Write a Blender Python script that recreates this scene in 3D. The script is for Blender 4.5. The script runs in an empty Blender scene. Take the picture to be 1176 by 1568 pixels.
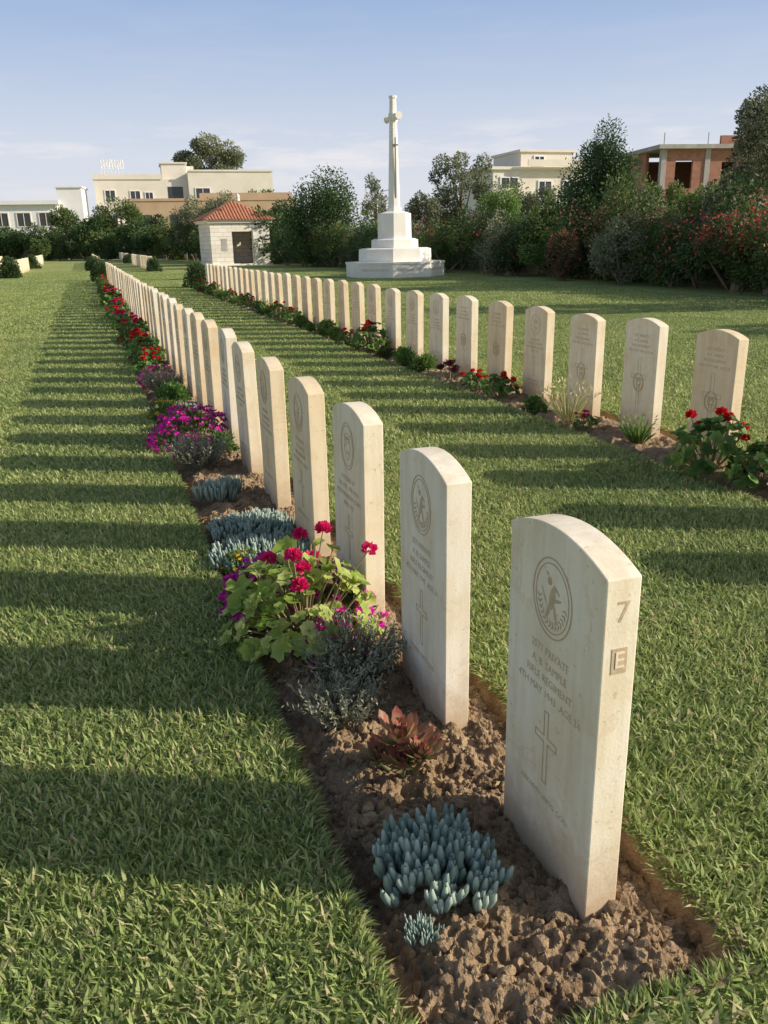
import bpy, bmesh, math, random
import numpy as np
from mathutils import Vector, noise, Matrix
rnd=random.Random(7)
R=np.random.RandomState(11)
scene=bpy.context.scene
YAW=.3292
CY,SY=math.cos(YAW),math.sin(YAW)
def S(b,d):
    """site plan: tangent bearing b and distance d along the path axis"""
    X=(b+.012)*d  # b read off image columns, with a constant column correction
    return (X*CY+d*SY, -X*SY+d*CY)

# ------------------------------------------------------------ materials
def newmat(name):
    m=bpy.data.materials.new(name); m.use_nodes=True
    nt=m.node_tree; nt.nodes.clear()
    return m,nt,nt.nodes,nt.links
def rgba(c): return (c[0],c[1],c[2],1)
def noise_node(N,L,vec,scale,detail=5,rough=.6):
    n=N.new('ShaderNodeTexNoise'); n.inputs['Scale'].default_value=scale
    n.inputs['Detail'].default_value=detail; n.inputs['Roughness'].default_value=rough
    if vec: L.new(vec,n.inputs['Vector'])
    return n
def ramp(N,L,fac,stops):
    r=N.new('ShaderNodeValToRGB'); e=r.color_ramp.elements
    while len(e)<len(stops): e.new(.5)
    for i,(p,c) in enumerate(stops):
        e[i].position=p; e[i].color=rgba(c)
    L.new(fac,r.inputs['Fac']); return r
def mixc(N,L,a,b,fac,mode='MIX'):
    m=N.new('ShaderNodeMix'); m.data_type='RGBA'; m.blend_type=mode
    for sock,v in ((m.inputs[0],fac),(m.inputs[6],a),(m.inputs[7],b)):
        if hasattr(v,'links') : L.new(v,sock)
        elif isinstance(v,(int,float)): sock.default_value=v
        else: sock.default_value=rgba(v)
    return m.outputs[2]
def surf(name,c1,c2,scale=3,bump=.3,bscale=30,rough=.85,bdist=.01,coord='OBJ',spec=.2):
    m,nt,N,L=newmat(name)
    if coord=='OBJ':
        t=N.new('ShaderNodeTexCoord').outputs['Object']
    else: t=N.new('ShaderNodeNewGeometry').outputs['Position']
    n=noise_node(N,L,t,scale)
    c=ramp(N,L,n.outputs['Fac'],[(.3,c1),(.7,c2)])
    p=N.new('ShaderNodeBsdfPrincipled'); p.inputs['Roughness'].default_value=rough
    p.inputs['Specular IOR Level'].default_value=spec
    L.new(c.outputs[0],p.inputs['Base Color'])
    n2=noise_node(N,L,t,bscale); b=N.new('ShaderNodeBump'); b.inputs['Strength'].default_value=bump
    b.inputs['Distance'].default_value=bdist
    L.new(n2.outputs['Fac'],b.inputs['Height']); L.new(b.outputs[0],p.inputs['Normal'])
    o=N.new('ShaderNodeOutputMaterial'); L.new(p.outputs[0],o.inputs[0])
    return m
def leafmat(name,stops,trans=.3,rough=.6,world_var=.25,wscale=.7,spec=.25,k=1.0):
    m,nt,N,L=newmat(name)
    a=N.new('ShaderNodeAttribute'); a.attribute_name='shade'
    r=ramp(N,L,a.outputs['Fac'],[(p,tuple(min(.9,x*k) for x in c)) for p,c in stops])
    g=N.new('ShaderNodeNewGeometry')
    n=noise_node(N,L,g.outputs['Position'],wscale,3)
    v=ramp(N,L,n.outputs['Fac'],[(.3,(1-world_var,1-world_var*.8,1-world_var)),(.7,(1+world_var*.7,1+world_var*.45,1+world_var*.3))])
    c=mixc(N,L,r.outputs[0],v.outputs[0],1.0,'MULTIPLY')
    p=N.new('ShaderNodeBsdfPrincipled'); p.inputs['Roughness'].default_value=rough
    p.inputs['Specular IOR Level'].default_value=spec
    L.new(c,p.inputs['Base Color'])
    t=N.new('ShaderNodeBsdfTranslucent'); L.new(c,t.inputs['Color'])
    mx=N.new('ShaderNodeMixShader'); mx.inputs[0].default_value=trans
    L.new(p.outputs[0],mx.inputs[1]); L.new(t.outputs[0],mx.inputs[2])
    o=N.new('ShaderNodeOutputMaterial'); L.new(mx.outputs[0],o.inputs[0])
    return m
def stone_mat():
    m,nt,N,L=newmat('limestone')
    tc=N.new('ShaderNodeTexCoord'); g=N.new('ShaderNodeNewGeometry'); oi=N.new('ShaderNodeObjectInfo')
    n=noise_node(N,L,g.outputs['Position'],5,8,.65)
    c=ramp(N,L,n.outputs['Fac'],[(.3,(.86,.72,.52)),(.5,(.94,.84,.67)),(.75,(.96,.90,.79))])
    t=ramp(N,L,oi.outputs['Random'],[(0,(.93,.83,.68)),(.5,(1,.96,.88)),(1,(1,1,1))])
    c1=mixc(N,L,c.outputs[0],t.outputs[0],1.0,'MULTIPLY')
    n3=noise_node(N,L,g.outputs['Position'],6,4,.7); n3.inputs['Distortion'].default_value=1.2
    v=ramp(N,L,n3.outputs['Fac'],[(.58,(0,0,0)),(.61,(.4,.4,.4)),(.64,(0,0,0))])
    c2=mixc(N,L,c1,(.78,.55,.34),v.outputs[0])
    mpn=N.new('ShaderNodeMapping'); mpn.inputs['Scale'].default_value=(22,22,2.2); L.new(g.outputs['Position'],mpn.inputs[0])
    ns=noise_node(N,L,mpn.outputs[0],1,5,.6); st=ramp(N,L,ns.outputs['Fac'],[(.33,(.80,.76,.70)),(.6,(1,1,1))])
    c2=mixc(N,L,c2,st.outputs[0],.6,'MULTIPLY')
    n5=noise_node(N,L,g.outputs['Position'],60,3,.5); pk=ramp(N,L,n5.outputs['Fac'],[(.27,(.68,.58,.46)),(.34,(1,1,1))])
    c2=mixc(N,L,c2,pk.outputs[0],.6,'MULTIPLY')
    sx=N.new('ShaderNodeSeparateXYZ'); L.new(tc.outputs['Object'],sx.inputs[0])
    n4=noise_node(N,L,g.outputs['Position'],22,5,.7)
    ad=N.new('ShaderNodeMath'); ad.operation='MULTIPLY_ADD'; L.new(n4.outputs['Fac'],ad.inputs[0])
    ad.inputs[1].default_value=-.24; L.new(sx.outputs['Z'],ad.inputs[2])
    mr=N.new('ShaderNodeMapRange'); L.new(ad.outputs[0],mr.inputs[0])
    mr.inputs[1].default_value=-.10; mr.inputs[2].default_value=.08; mr.inputs[3].default_value=.85; mr.inputs[4].default_value=0
    c3=mixc(N,L,c2,(.58,.42,.26),mr.outputs[0])
    p=N.new('ShaderNodeBsdfPrincipled'); p.inputs['Roughness'].default_value=.75
    p.inputs['Specular IOR Level'].default_value=.25
    L.new(c3,p.inputs['Base Color'])
    nb=noise_node(N,L,g.outputs['Position'],160,4); b=N.new('ShaderNodeBump'); b.inputs['Strength'].default_value=.35; b.inputs['Distance'].default_value=.002
    L.new(nb.outputs['Fac'],b.inputs['Height']); L.new(b.outputs[0],p.inputs['Normal'])
    o=N.new('ShaderNodeOutputMaterial'); L.new(p.outputs[0],o.inputs[0])
    return m
M_stone=stone_mat()
M_lettint=surf('lettering_shade_tint',(.52,.38,.24),(.66,.52,.36),40,.2,80)  # raised lettering and badges; darker tint imitates the shade of carved recesses
M_soil=surf('soil',(.19,.12,.068),(.48,.34,.205),11,1.0,100,.95,.012,'POS')
M_soildark=surf('soil_edge',(.18,.115,.065),(.30,.21,.125),12,.8,60,.95,.01,'POS')
G_st=[(0,(.68,.58,.35)),(.08,(.60,.53,.30)),(.13,(.19,.26,.085)),(.6,(.38,.47,.155)),(1,(.58,.64,.28))]
M_grass=leafmat('grass_blades',G_st,.42,.5,.2,.9)
def lawnmat():
    m,nt,N,L=newmat('lawn')
    g=N.new('ShaderNodeNewGeometry')
    n1=noise_node(N,L,g.outputs['Position'],.35,6,.6)
    n2=noise_node(N,L,g.outputs['Position'],40,4,.7)
    n3=noise_node(N,L,g.outputs['Position'],4,6,.7)
    a=ramp(N,L,n1.outputs['Fac'],[(.3,(.28,.35,.12)),(.7,(.42,.45,.18))])
    b=ramp(N,L,n2.outputs['Fac'],[(.35,(.55,.55,.5)),(.65,(1.25,1.2,1.15))])
    c=mixc(N,L,a.outputs[0],b.outputs[0],1.0,'MULTIPLY')
    b2=ramp(N,L,n3.outputs['Fac'],[(.35,(.8,.85,.8)),(.65,(1.15,1.1,1.0))])
    c=mixc(N,L,c,b2.outputs[0],1.0,'MULTIPLY')
    p=N.new('ShaderNodeBsdfPrincipled'); p.inputs['Roughness'].default_value=.9; p.inputs['Specular IOR Level'].default_value=.1
    L.new(c,p.inputs['Base Color'])
    bp=N.new('ShaderNodeBump'); bp.inputs['Strength'].default_value=.8; bp.inputs['Distance'].default_value=.03
    L.new(n2.outputs['Fac'],bp.inputs['Height']); L.new(bp.outputs[0],p.inputs['Normal'])
    o=N.new('ShaderNodeOutputMaterial'); L.new(p.outputs[0],o.inputs[0]); return m
M_lawn=lawnmat()
M_bark=surf('bark',(.14,.105,.07),(.28,.22,.16),6,.6,30)
K=1.5
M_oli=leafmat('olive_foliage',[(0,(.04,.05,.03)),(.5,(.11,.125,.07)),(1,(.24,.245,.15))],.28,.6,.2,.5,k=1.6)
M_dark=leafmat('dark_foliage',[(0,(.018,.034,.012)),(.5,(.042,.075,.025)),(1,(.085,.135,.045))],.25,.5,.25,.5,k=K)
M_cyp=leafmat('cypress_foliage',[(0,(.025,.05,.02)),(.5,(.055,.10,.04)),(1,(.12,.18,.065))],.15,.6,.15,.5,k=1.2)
M_mid=leafmat('mid_foliage',[(0,(.025,.045,.013)),(.5,(.065,.10,.03)),(1,(.15,.19,.06))],.28,.55,.25,.5,k=K)
M_brt=leafmat('bright_foliage',[(0,(.05,.09,.02)),(.5,(.10,.17,.04)),(1,(.20,.28,.08))],.3,.5,.2,.5,k=1.5)
M_russet=leafmat('russet_foliage',[(0,(.06,.05,.02)),(.5,(.13,.10,.05)),(1,(.22,.16,.08))],.25,.6,.2,.6,k=1.4)
M_redfl=leafmat('bougainvillea_bracts',[(0,(.45,.05,.05)),(1,(.8,.14,.14))],.3,.6,.1)
M_geranium=leafmat('geranium_leaf',[(0,(.26,.40,.07)),(.5,(.50,.61,.14)),(1,(.78,.82,.32))],.5,.5,.1,8)
M_gerdark=leafmat('geranium_leaf_dark',[(0,(.06,.13,.035)),(.6,(.15,.28,.065)),(1,(.30,.44,.12))],.35,.5,.2,3)
M_stem=leafmat('stem',[(0,(.16,.17,.08)),(1,(.38,.33,.17))],.05,.6,.1)
M_red=leafmat('red_petals',[(0,(.6,.012,.02)),(1,(.88,.035,.045))],.3,.5,.05)
M_pink=leafmat('pink_petals',[(0,(.75,.012,.14)),(1,(.9,.05,.28))],.35,.5,.05)
M_mag=leafmat('magenta_petals',[(0,(.6,.008,.32)),(1,(.9,.04,.58))],.35,.5,.05)
M_yel=leafmat('yellow_petals',[(0,(.8,.42,.02)),(1,(.9,.65,.06))],.3,.5,.05)
M_lav=leafmat('lavender_foliage',[(0,(.12,.12,.085)),(.5,(.29,.29,.20)),(1,(.58,.56,.44))],.15,.7,.15,5)
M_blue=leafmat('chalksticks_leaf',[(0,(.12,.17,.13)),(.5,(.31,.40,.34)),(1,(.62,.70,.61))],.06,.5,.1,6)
M_aeo=leafmat('aeonium_leaf',[(0,(.28,.40,.12)),(.55,(.36,.34,.15)),(1,(.38,.09,.09))],.25,.45,.1,6)
M_aeod=leafmat('dark_aeonium_leaf',[(0,(.03,.02,.02)),(1,(.10,.025,.035))],.1,.4,.1,6)
M_straw=leafmat('straw_blades',[(0,(.3,.34,.12)),(1,(.75,.66,.38))],.3,.6,.1,3)
M_dry=leafmat('dry_leaf',[(0,(.25,.16,.08)),(1,(.6,.48,.28))],.2,.7,.1,3)
M_white=surf('white_render',(.80,.78,.74),(.88,.86,.83),.6,.1,5)
M_cream=surf('cream_render',(.74,.66,.54),(.84,.77,.66),.5,.1,5)
M_tan=surf('tan_render',(.50,.34,.21),(.60,.43,.28),.5,.1,5)
M_pinkw=surf('pink_render',(.56,.38,.32),(.64,.46,.39),.5,.1,5)
M_conc=surf('concrete',(.36,.32,.29),(.5,.46,.42),2,.2,12)
M_glass=surf('window_glass',(.03,.035,.04),(.06,.065,.07),2,.0,5,.15,.01,'OBJ',.5)
M_crossst=surf('portland_stone',(.82,.76,.66),(.92,.88,.80),1.5,.15,20)
def brickmat(name,c1,c2,mortar,scale,bw=.5,rh=.25):
    m,nt,N,L=newmat(name)
    t=N.new('ShaderNodeTexCoord'); sx=N.new('ShaderNodeSeparateXYZ'); L.new(t.outputs['Object'],sx.inputs[0])
    ad=N.new('ShaderNodeMath'); L.new(sx.outputs['X'],ad.inputs[0]); L.new(sx.outputs['Y'],ad.inputs[1])
    cb=N.new('ShaderNodeCombineXYZ'); L.new(ad.outputs[0],cb.inputs[0]); L.new(sx.outputs['Z'],cb.inputs[1])
    b=N.new('ShaderNodeTexBrick'); L.new(cb.outputs[0],b.inputs['Vector'])
    b.inputs['Color1'].default_value=rgba(c1); b.inputs['Color2'].default_value=rgba(c2); b.inputs['Mortar'].default_value=rgba(mortar)
    b.inputs['Scale'].default_value=scale; b.inputs['Mortar Size'].default_value=.012
    b.inputs['Brick Width'].default_value=bw; b.inputs['Row Height'].default_value=rh
    p=N.new('ShaderNodeBsdfPrincipled'); p.inputs['Roughness'].default_value=.85
    L.new(b.outputs['Color'],p.inputs['Base Color'])
    bp=N.new('ShaderNodeBump'); bp.inputs['Strength'].default_value=.5; bp.inputs['Distance'].default_value=.01; bp.invert=True
    L.new(b.outputs['Fac'],bp.inputs['Height']); L.new(bp.outputs[0],p.inputs['Normal'])
    o=N.new('ShaderNodeOutputMaterial'); L.new(p.outputs[0],o.inputs[0]); return m
M_ashlar=brickmat('ashlar_stone',(.72,.66,.56),(.84,.78,.68),(.50,.45,.37),1.0,.6,.27)
M_hbrick=brickmat('red_hollow_brick',(.34,.14,.09),(.42,.19,.12),(.30,.22,.18),2.0,.6,.4)
M_tile=surf('terracotta_tile',(.46,.18,.10),(.60,.28,.16),4,.3,10)

# ------------------------------------------------------------ mesh building
def build(name,parts,mats,smooth=True,loc=(0,0,0),rotz=0,link=True):
    """parts: (V, F, matindex, shade) ; F is (m,k) array"""
    Vs=[];li=[];lt=[];mi=[];sh=[];off=0
    for p in parts:
        V=np.asarray(p[0],dtype=np.float32).reshape(-1,3); F=np.asarray(p[1])
        Vs.append(V); li.append((F+off).ravel()); lt.append(np.full(len(F),F.shape[1])); mi.append(np.full(len(F),p[2]))
        s=p[3] if len(p)>3 else .5
        sh.append(np.full(len(V),s,dtype=np.float32) if np.isscalar(s) else np.asarray(s,dtype=np.float32))
        off+=len(V)
    V=np.concatenate(Vs); li=np.concatenate(li).astype(np.int32); lt=np.concatenate(lt).astype(np.int32); mi=np.concatenate(mi).astype(np.int32)
    me=bpy.data.meshes.new(name)
    me.vertices.add(len(V)); me.vertices.foreach_set('co',V.ravel())
    me.loops.add(len(li)); me.loops.foreach_set('vertex_index',li)
    me.polygons.add(len(lt)); ls=np.concatenate([[0],np.cumsum(lt)[:-1]]).astype(np.int32)
    me.polygons.foreach_set('loop_start',ls); me.polygons.foreach_set('loop_total',lt)
    me.polygons.foreach_set('material_index',mi)
    me.polygons.foreach_set('use_smooth',np.full(len(lt),smooth))
    for m in mats: me.materials.append(m)
    me.update(calc_edges=True)
    a=me.attributes.new('shade','FLOAT','POINT'); a.data.foreach_set('value',np.concatenate(sh))
    if not link: return me
    ob=bpy.data.objects.new(name,me); ob.location=loc; ob.rotation_euler=(0,0,rotz)
    scene.collection.objects.link(ob); return ob
def inst(name,me,loc,rotz=0,sc=1,parent=None,tilt=(0,0)):
    ob=bpy.data.objects.new(name,me); ob.location=loc; ob.rotation_euler=(tilt[0],tilt[1],rotz)
    ob.scale=(sc,sc,sc) if np.isscalar(sc) else sc
    scene.collection.objects.link(ob)
    if parent: ob.parent=parent
    return ob
def empty(name,loc=(0,0,0),rotz=0):
    e=bpy.data.objects.new(name,None); e.location=loc; e.rotation_euler=(0,0,rotz); e.empty_display_size=.2
    scene.collection.objects.link(e); return e
def box(a,b,mat=0,sh=.5):
    x0,y0,z0=a;x1,y1,z1=b
    V=[(x0,y0,z0),(x1,y0,z0),(x1,y1,z0),(x0,y1,z0),(x0,y0,z1),(x1,y0,z1),(x1,y1,z1),(x0,y1,z1)]
    F=[(0,3,2,1),(4,5,6,7),(0,1,5,4),(1,2,6,5),(2,3,7,6),(3,0,4,7)]
    return (V,F,mat,sh)
def frustum(n,r0,r1,z0,z1,mat=0,cx=0,cy=0,rot=None):
    if rot is None: rot=math.pi/n
    V=[];
    for r,z in((r0,z0),(r1,z1)):
        for i in range(n):
            t=rot+2*math.pi*i/n; V.append((cx+r*math.cos(t),cy+r*math.sin(t),z))
    parts=[(V,[(i,(i+1)%n,n+(i+1)%n,n+i) for i in range(n)],mat),(V[n:],[tuple(range(n))],mat),(V[:n],[tuple(range(n-1,-1,-1))],mat)]
    return parts
def tube(pts,rad,n=6,mat=0,sh=.5):
    pts=[Vector(p) for p in pts]; V=[];F=[]
    for i,p in enumerate(pts):
        d=(pts[min(i+1,len(pts)-1)]-pts[max(i-1,0)]).normalized()
        u=d.cross(Vector((.31,.95,.02)));
        if u.length<1e-3:u=d.cross(Vector((1,0,0)))
        u.normalize(); w=d.cross(u)
        for k in range(n):
            t=2*math.pi*k/n; V.append(p+(u*math.cos(t)+w*math.sin(t))*rad[i])
    for i in range(len(pts)-1):
        for k in range(n): F.append((i*n+k,i*n+(k+1)%n,(i+1)*n+(k+1)%n,(i+1)*n+k))
    return ([tuple(v) for v in V],F,mat,sh)
def unit(a): return a/np.maximum(np.linalg.norm(a,axis=1,keepdims=True),1e-9)
def leaves(C,D,L,W,mat=0,shade=None,droop=0,rs=R):
    n=len(C); D=unit(D); side=unit(np.cross(D,rs.normal(size=(n,3))))
    L=np.broadcast_to(L,(n,)).reshape(n,1); W=np.broadcast_to(W,(n,)).reshape(n,1)
    mid=C+D*L*.5
    V=np.stack([C,mid+side*W*.5,C+D*L-np.array([0,0,1])*droop*L,mid-side*W*.5],1).reshape(-1,3)
    F=np.arange(4*n).reshape(n,4)
    if shade is None: shade=rs.rand(n)
    return (V,F,mat,np.repeat(shade,4))
def sph(n,rs=R): return unit(rs.normal(size=(n,3)))
def ico(sub):
    bm=bmesh.new(); bmesh.ops.create_icosphere(bm,subdivisions=sub,radius=1)
    V=np.array([v.co[:] for v in bm.verts]); F=np.array([[v.index for v in f.verts] for f in bm.faces]); bm.free(); return V,F

# ------------------------------------------------------------ camera
cam=bpy.data.cameras.new('camera'); co=bpy.data.objects.new('camera',cam); scene.collection.objects.link(co)
cam.sensor_fit='VERTICAL'; cam.sensor_height=36; cam.lens=29.11; cam.clip_start=.05; cam.clip_end=6000
co.location=(0,0,1.377)
co.rotation_euler=(Matrix.Rotation(-YAW,3,'Z')@Matrix.Rotation(math.pi/2-.3159,3,'X')@Matrix.Rotation(-.02,3,'Z')).to_euler()
scene.camera=co
# ------------------------------------------------------------ light
EL=math.radians(24.5); sx_,sy_=.895,-.446
w=bpy.data.worlds.new('World'); scene.world=w; w.use_nodes=True
N=w.node_tree.nodes; L=w.node_tree.links; N.clear()
sky=N.new('ShaderNodeTexSky'); sky.sky_type='NISHITA'; sky.sun_disc=False; sky.sun_elevation=EL
sky.sun_rotation=math.atan2(sx_,sy_); sky.air_density=1.0; sky.dust_density=2.0; sky.ozone_density=1.0
tc=N.new('ShaderNodeTexCoord'); sp=N.new('ShaderNodeSeparateXYZ'); L.new(tc.outputs['Generated'],sp.inputs[0])
ST=.15
hz=ramp(N,L,sp.outputs['Z'],[(0,(.80,.80,.84)),(.09,(.70,.745,.85)),(.23,(.37,.50,.75)),(.5,(.24,.32,.46))])
hs=N.new('ShaderNodeMix'); hs.data_type='RGBA'; hs.blend_type='MULTIPLY'; hs.inputs[0].default_value=1
L.new(hz.outputs[0],hs.inputs[6]); hs.inputs[7].default_value=(1/ST,1/ST,1/ST,1)
hf=ramp(N,L,sp.outputs['Z'],[(0,(.92,)*3),(.25,(.88,)*3),(.45,(.15,)*3),(.7,(0.0,)*3)])
cc=mixc(N,L,sky.outputs[0],hs.outputs[2],hf.outputs[0])
mp=N.new('ShaderNodeMapping'); mp.inputs['Scale'].default_value=(2.4,2.4,15); L.new(tc.outputs['Generated'],mp.inputs[0])
cn=noise_node(N,L,mp.outputs[0],3.2,8,.58)
cr=ramp(N,L,cn.outputs['Fac'],[(.50,(0,0,0)),(.66,(.85,.85,.85))])
zb=ramp(N,L,sp.outputs['Z'],[(.04,(.1,.1,.1)),(.075,(.85,.85,.85)),(.105,(.8,.8,.8)),(.13,(.08,.08,.08)),(.3,(.03,.03,.03))])
mm=mixc(N,L,cr.outputs[0],zb.outputs[0],1.0,'MULTIPLY')
cc=mixc(N,L,cc,(5.8,5.6,5.75),mm)
bg=N.new('ShaderNodeBackground'); bg.inputs[1].default_value=ST; L.new(cc,bg.inputs[0])
wo=N.new('ShaderNodeOutputWorld'); L.new(bg.outputs[0],wo.inputs[0])
sl=bpy.data.lights.new('sun','SUN'); sl.energy=5; sl.angle=math.radians(.5); sl.color=(1,.915,.76)
so=bpy.data.objects.new('sun',sl); scene.collection.objects.link(so)
so.rotation_euler=Vector((-sx_*math.cos(EL),-sy_*math.cos(EL),-math.sin(EL))).to_track_quat('-Z','Y').to_euler()
scene.view_settings.view_transform='Standard'; scene.view_settings.look='None'; scene.view_settings.exposure=0

# ------------------------------------------------------------ ground with beds cut out
X1,Y1,SP=.842,1.187,.763
X2,Y2=3.693,1.05
N1,N2=46,36
BED=[(.37,1.10,.965,Y1+SP*N1+.1),(3.27,3.97,.85,Y2+SP*N2+.1)]
xs=sorted([-1500,-60,.37,1.10,3.27,3.97,60,1500]); ys=sorted([-1500,-20,.85,.965,BED[0][3],BED[1][3],120,1500])
parts=[];Vg=[];Fg=[]
for i in range(len(xs)-1):
    for j in range(len(ys)-1):
        cx,cy=(xs[i]+xs[i+1])/2,(ys[j]+ys[j+1])/2
        if any(a<cx<b and c<cy<d for a,b,c,d in BED): continue
        k=len(Vg); Vg+=[(xs[i],ys[j],0),(xs[i+1],ys[j],0),(xs[i+1],ys[j+1],0),(xs[i],ys[j+1],0)]; Fg.append((k,k+1,k+2,k+3))
parts.append((Vg,Fg,0))
for a,b,c,d in BED:
    V=[(a,c,0),(b,c,0),(b,d,0),(a,d,0),(a,c,-.14),(b,c,-.14),(b,d,-.14),(a,d,-.14)]
    parts.append((V,[(0,1,5,4),(1,2,6,5),(2,3,7,6),(3,0,4,7),(4,5,6,7)],1))
build('ground',parts,[M_lawn,M_soildark],smooth=False)
def soil_h(u,wd,x,y):
    e=min(u,wd-u)
    m=min(1,max(0,(e-.02)/.16)); m=m*m*(3-2*m)
    n1=noise.noise(Vector((x*5,y*5,1)))*.024
    n2=noise.noise(Vector((x*15,y*15,4)))*.028
    n3=(.35-abs(noise.noise(Vector((x*34,y*34,9)))))*.030
    n4=noise.noise(Vector((x*80,y*80,2)))*.010
    return -.07+.066*m+(n1+n2)*(.35+.65*m)+n3+n4
def soil(bed,y0,y1,rx,ry):
    a,b,c,d=bed; nx=int((b-a)/rx)+1; ny=int((y1-y0)/ry)+1
    X=np.linspace(a,b,nx);Y=np.linspace(y0,y1,ny); V=np.zeros((ny,nx,3))
    for j,y in enumerate(Y):
        for i,x in enumerate(X): V[j,i]=(x,y,soil_h(x-a,b-a,x,y)-(.04*max(0,1-(y-c)/.08) if y-c<.08 else 0))
    idx=np.arange(nx*ny).reshape(ny,nx)
    F=np.stack([idx[:-1,:-1],idx[:-1,1:],idx[1:,1:],idx[1:,:-1]],-1).reshape(-1,4)
    return (V.reshape(-1,3),F,0)
ps=[soil(BED[0],.965,3.4,.0045,.0045),soil(BED[0],3.4,6,.009,.009),soil(BED[0],6,BED[0][3],.03,.04),soil(BED[1],.85,BED[1][3],.025,.03)]
IV,IF=ico(2)
def clods(n,xr,yr,smin,smax,seed,z=0.0):
    rs=np.random.RandomState(seed); k=len(IV)
    x=rs.uniform(*xr,n); y=rs.uniform(*yr,n); s=smin+(smax-smin)*rs.rand(n)**4
    zz=np.array([soil_h(xx-.37,.73,xx,yy) for xx,yy in zip(x,y)])+s*.15+z
    V=IV[None]*(1+.22*rs.normal(size=(n,k,1)).clip(-1.5,1.5))
    V=V*s[:,None,None]*rs.uniform(.6,1.25,(n,1,3))
    V=V+np.stack([x,y,zz],1)[:,None]
    F=(IF[None]+(np.arange(n)*k)[:,None,None]).reshape(-1,3)
    return (V.reshape(-1,3),F,0)
ps.append(clods(3000,(.40,1.07),(1.0,2.6),.0025,.019,1))
ps.append(clods(1100,(.40,1.07),(2.6,6),.004,.02,2))
def lip(x,s,y0,y1,st,axis='y',wk=1):
    ys_=np.arange(y0,y1,st); V=[];
    for y in ys_:
        wv=.010+wk*.034*max(0,.45+noise.noise(Vector((x*3,y*4.5,7)))*.9)+.010*noise.noise(Vector((x,y*22,3)))
        for f,z in((-.3,.006),(.25,.004),(.6,-.022),(.9,-.05),(1.25,-.09)):
            jx=f*wv+.005*noise.noise(Vector((f*9,y*40,1))); jz=z+.006*noise.noise(Vector((f*7,y*50,5)))
            V.append((x+s*jx,y,jz) if axis=='y' else (y,x+s*jx,jz))
    n=len(ys_); F=[(i*5+k,i*5+k+1,i*5+k+6,i*5+k+5) for i in range(n-1) for k in range(4)]
    return (V,F,0)
ps+= [lip(.37,1,.965,7,.012),lip(1.10,-1,.965,7,.012),lip(.965,1,.37,1.10,.012,'x'),lip(3.27,1,.85,16,.03),lip(3.97,-1,.85,16,.03),lip(.37,1,7,36,.06),lip(1.10,-1,7,36,.06)]
build('soil_bed',ps,[M_soil],smooth=False)
rs=np.random.RandomState(3); n=110; xx=rs.uniform(.42,1.05,n); yy=rs.uniform(1.0,4,n)
C=np.stack([xx,yy,[soil_h(a-.37,.73,a,b)+.012 for a,b in zip(xx,yy)]],1)
build('fallen_leaves',[leaves(C,np.stack([rs.normal(size=n),rs.normal(size=n),rs.uniform(-.1,.4,n)],1),rs.uniform(.01,.028,n),rs.uniform(.004,.011,n),0,rs=rs)],[M_dry])

# ------------------------------------------------------------ grass
def tilemesh(s,n,l0,l1,wd,seed):
    rs=np.random.RandomState(seed)
    B=np.stack([rs.uniform(0,s,n),rs.uniform(0,s,n),np.full(n,-.004)],1)
    th=rs.uniform(0,2*np.pi,n); lean=rs.uniform(.35,1.45,n); Ln=rs.uniform(l0,l1,n)
    H=np.stack([np.cos(th),np.sin(th),np.zeros(n)],1); U=np.array([0,0,1.])
    tw=th+np.pi/2+rs.normal(0,.5,n); Sd=np.stack([np.cos(tw),np.sin(tw),np.zeros(n)],1)
    wv=(wd*rs.uniform(.5,1.4,n))[:,None]
    l1_=(Ln*.5)[:,None]; a=(lean*.5)[:,None]; b=(lean*1.2)[:,None]
    Mi=B+l1_*(np.cos(a)*U+np.sin(a)*H); T=Mi+l1_*(np.cos(b)*U+np.sin(b)*H)
    V=np.stack([B-Sd*wv*.4,B+Sd*wv*.4,Mi+Sd*wv*.5,Mi-Sd*wv*.5,T],1).reshape(-1,3)
    k=(np.arange(n)*5)[:,None]
    shv=np.repeat(rs.rand(n),5).reshape(n,5)
    F4=k+np.array([[0,1,2,3]]); F3=k+np.array([[3,2,4]])
    me=bpy.data.meshes.new('grass_tile')
    n_=len(F4); li=np.concatenate([F4.ravel(),F3.ravel()]).astype(np.int32); lt=np.concatenate([np.full(n_,4),np.full(n_,3)]).astype(np.int32)
    me.vertices.add(len(V)); me.vertices.foreach_set('co',V.astype(np.float32).ravel())
    me.loops.add(len(li)); me.loops.foreach_set('vertex_index',li)
    me.polygons.add(len(lt)); me.polygons.foreach_set('loop_start',np.concatenate([[0],np.cumsum(lt)[:-1]]).astype(np.int32)); me.polygons.foreach_set('loop_total',lt)
    me.polygons.foreach_set('use_smooth',np.ones(len(lt),bool))
    me.materials.append(M_grass); me.update(calc_edges=True)
    a=me.attributes.new('shade','FLOAT','POINT'); a.data.foreach_set('value',shv.ravel().astype(np.float32)); return me
near=[tilemesh(.5,4400,.018,.05,.0065,s) for s in (1,2,3)]
mid=[tilemesh(1,6500,.024,.052,.011,s) for s in (4,5)]
far=[tilemesh(2,6500,.026,.05,.022,s) for s in (6,7)]
lawn=empty('lawn_grass')
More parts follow.
